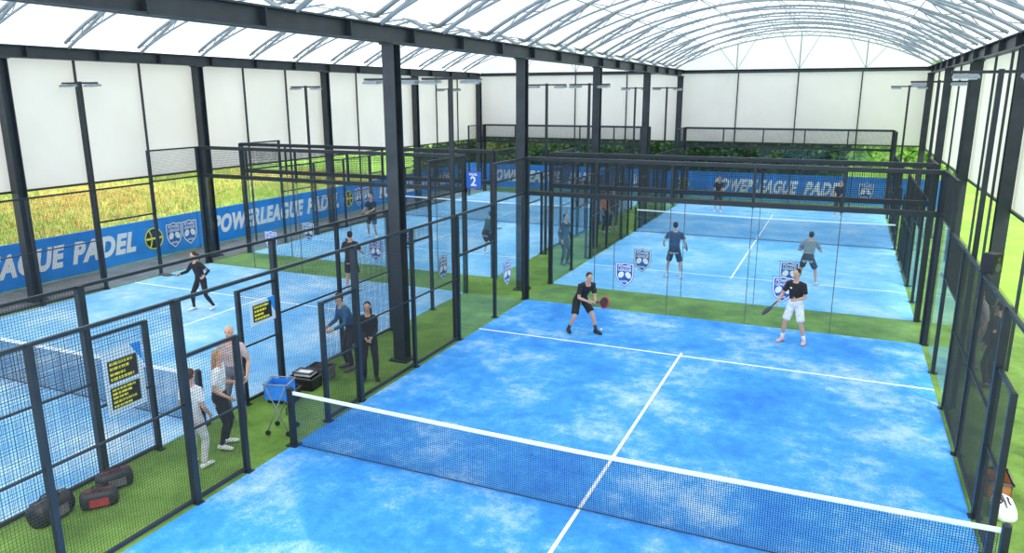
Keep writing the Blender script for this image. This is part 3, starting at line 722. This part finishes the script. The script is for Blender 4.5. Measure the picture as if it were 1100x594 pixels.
bag(-6.5,-2.15,1.2,.48,.25,.27,BLK,RED,'black sports bag with red zip on the turf',RUB)
bag(-6.25,-2.6,.9,.48,.25,.25,BLK,RED,'black sports bag with red pocket by the fence')
bag(-6.55,-3.1,1.7,.58,.3,.32,BLK,RUB,'large black sports bag beside the fence')
bag(5.4,2.25,1.57,.5,.26,.2,WHITE,RUB,'low white cloth sports bag outside the court fence')
def crate(x,y,z,rz,mt,lab,L=.5,W_=.36,H=.26):
    o=ob('storage_crate',None,label=lab,category='crate'); o.location=(x,y,z); o.rotation_euler=(0,0,rz)
    p=MB(); t=.02; p.box((-L/2,-W_/2,0),(L/2,W_/2,t)); p.box((-L/2,-W_/2,0),(-L/2+t,W_/2,H)); p.box((L/2-t,-W_/2,0),(L/2,W_/2,H)); p.box((-L/2,-W_/2,0),(L/2,-W_/2+t,H)); p.box((-L/2,W_/2-t,0),(L/2,W_/2,H)); part(p,'crate_shell',mt,o)
    p=MB()
    for s in(-1,1): p.box((-L/2-.02,s*W_/2-.02,H-.03),(L/2+.02,s*W_/2+.02,H)); p.box((s*L/2-.02,-W_/2-.02,H-.03),(s*L/2+.02,W_/2+.02,H))
    part(p,'crate_rim',RUB,o)
    return o
crate(5.42,2.95,-.01,1.57,mat('orange_brown_card',(.45,.2,.07),.8,0,.15,6),'orange-brown box on turf outside the fence',.5,.3,.26)
crate(-6.45,2.15,-.01,.1,BLK,'black plastic crate on the turf beside columns'); crate(-6.4,1.45,-.01,.2,BLK,'black plastic crate holding sports shoes')
crate(-6.45,2.15,.26,.15,WHITE,'white plastic tray on a black crate',.36,.26,.08); crate(-6.5,2.7,-.01,.1,RUB,'grey plastic crate behind the fence',.45,.32)
for i,(x,y,m) in enumerate(((-6.47,1.41,WHITE),(-6.33,1.46,RED))):
    p=MB(); p.loft([(V((0,-.12,.04)),V((.025,0,0)),V((0,0,.03))),(V((0,-.08,.05)),V((.042,0,0)),V((0,0,.045))),(V((0,.02,.05)),V((.045,0,0)),V((0,0,.045))),(V((0,.12,.03)),V((.048,0,0)),V((0,0,.026))),(V((0,.15,.025)),V((.03,0,0)),V((0,0,.018)))],14)
    o=part(p,'trainer_shoe',m,None,True,label='sports shoe lying in a black crate',category='shoe'); o.location=(x,y,.012); o.rotation_euler=(0,0,.2)
o=ob('loudspeaker',None,label='black box loudspeaker mounted on the fence post',category='speaker'); o.location=(5.14,4.1,3.0); o.rotation_euler=(0,0,.9); o.scale=(.72,.72,.72)
p=MB(); p.box((-.16,-.13,0),(.16,.13,.42)); part(p,'cabinet',BLK,o)
p=MB(); p.tube([(0,-.131,.13),(0,-.14,.13)],.1,18); part(p,'woofer',RUB,o); p=MB(); p.tube([(0,-.131,.31),(0,-.138,.31)],.045,16); part(p,'tweeter',RUB,o)
p=MB(); p.box((-.03,.13,.1),(.03,.2,.3)); part(p,'bracket',STEEL,o)

# ---------------------------------------------------------------- light
w=bpy.data.worlds.new('sky'); scene.world=w; w.use_nodes=True; t=w.node_tree; t.nodes.clear()
o_=N(t,'ShaderNodeOutputWorld'); bg=N(t,'ShaderNodeBackground'); tc=N(t,'ShaderNodeTexCoord'); sp=N(t,'ShaderNodeSeparateXYZ'); rp=N(t,'ShaderNodeValToRGB')
rp.color_ramp.elements[0].position=0.0; rp.color_ramp.elements[0].color=(.87,.93,1,1); rp.color_ramp.elements[1].position=1.; rp.color_ramp.elements[1].color=(.92,.96,1,1)
t.links.new(tc.outputs['Generated'],sp.inputs[0]); t.links.new(sp.outputs['Z'],rp.inputs[0]); t.links.new(rp.outputs[0],bg.inputs[0]); t.links.new(bg.outputs[0],o_.inputs[0]); bg.inputs[1].default_value=2.35
sl=bpy.data.lights.new('sun','SUN'); sl.energy=2.6; sl.angle=R_(12); sl.color=(1,.96,.9)
so=ob('sun',sl); so.rotation_euler=(R_(35),R_(25),R_(20))

# ---------------------------------------------------------------- camera
pitch,yaw,roll,f=0.2368444,0.4163088,-0.0016630,801.386
cy,sy,cp,sp_=math.cos(yaw),math.sin(yaw),math.cos(pitch),math.sin(pitch)
F=V((-sy*cp,cy*cp,-sp_)); rt=V((cy,sy,0)); up=rt.cross(F)
r2=rt*math.cos(roll)+up*math.sin(roll); u2=-rt*math.sin(roll)+up*math.cos(roll)
cd=bpy.data.cameras.new('camera'); cd.sensor_width=36; cd.lens=f/1100*36; cd.clip_end=500; cd.clip_start=.05
cam=bpy.data.objects.new('camera',cd); C.objects.link(cam)
m=Matrix((r2,u2,-F)).transposed().to_4x4(); m.translation=V((2.9462134548,-8.9493825897,5.618352365)); cam.matrix_world=m
scene.camera=cam
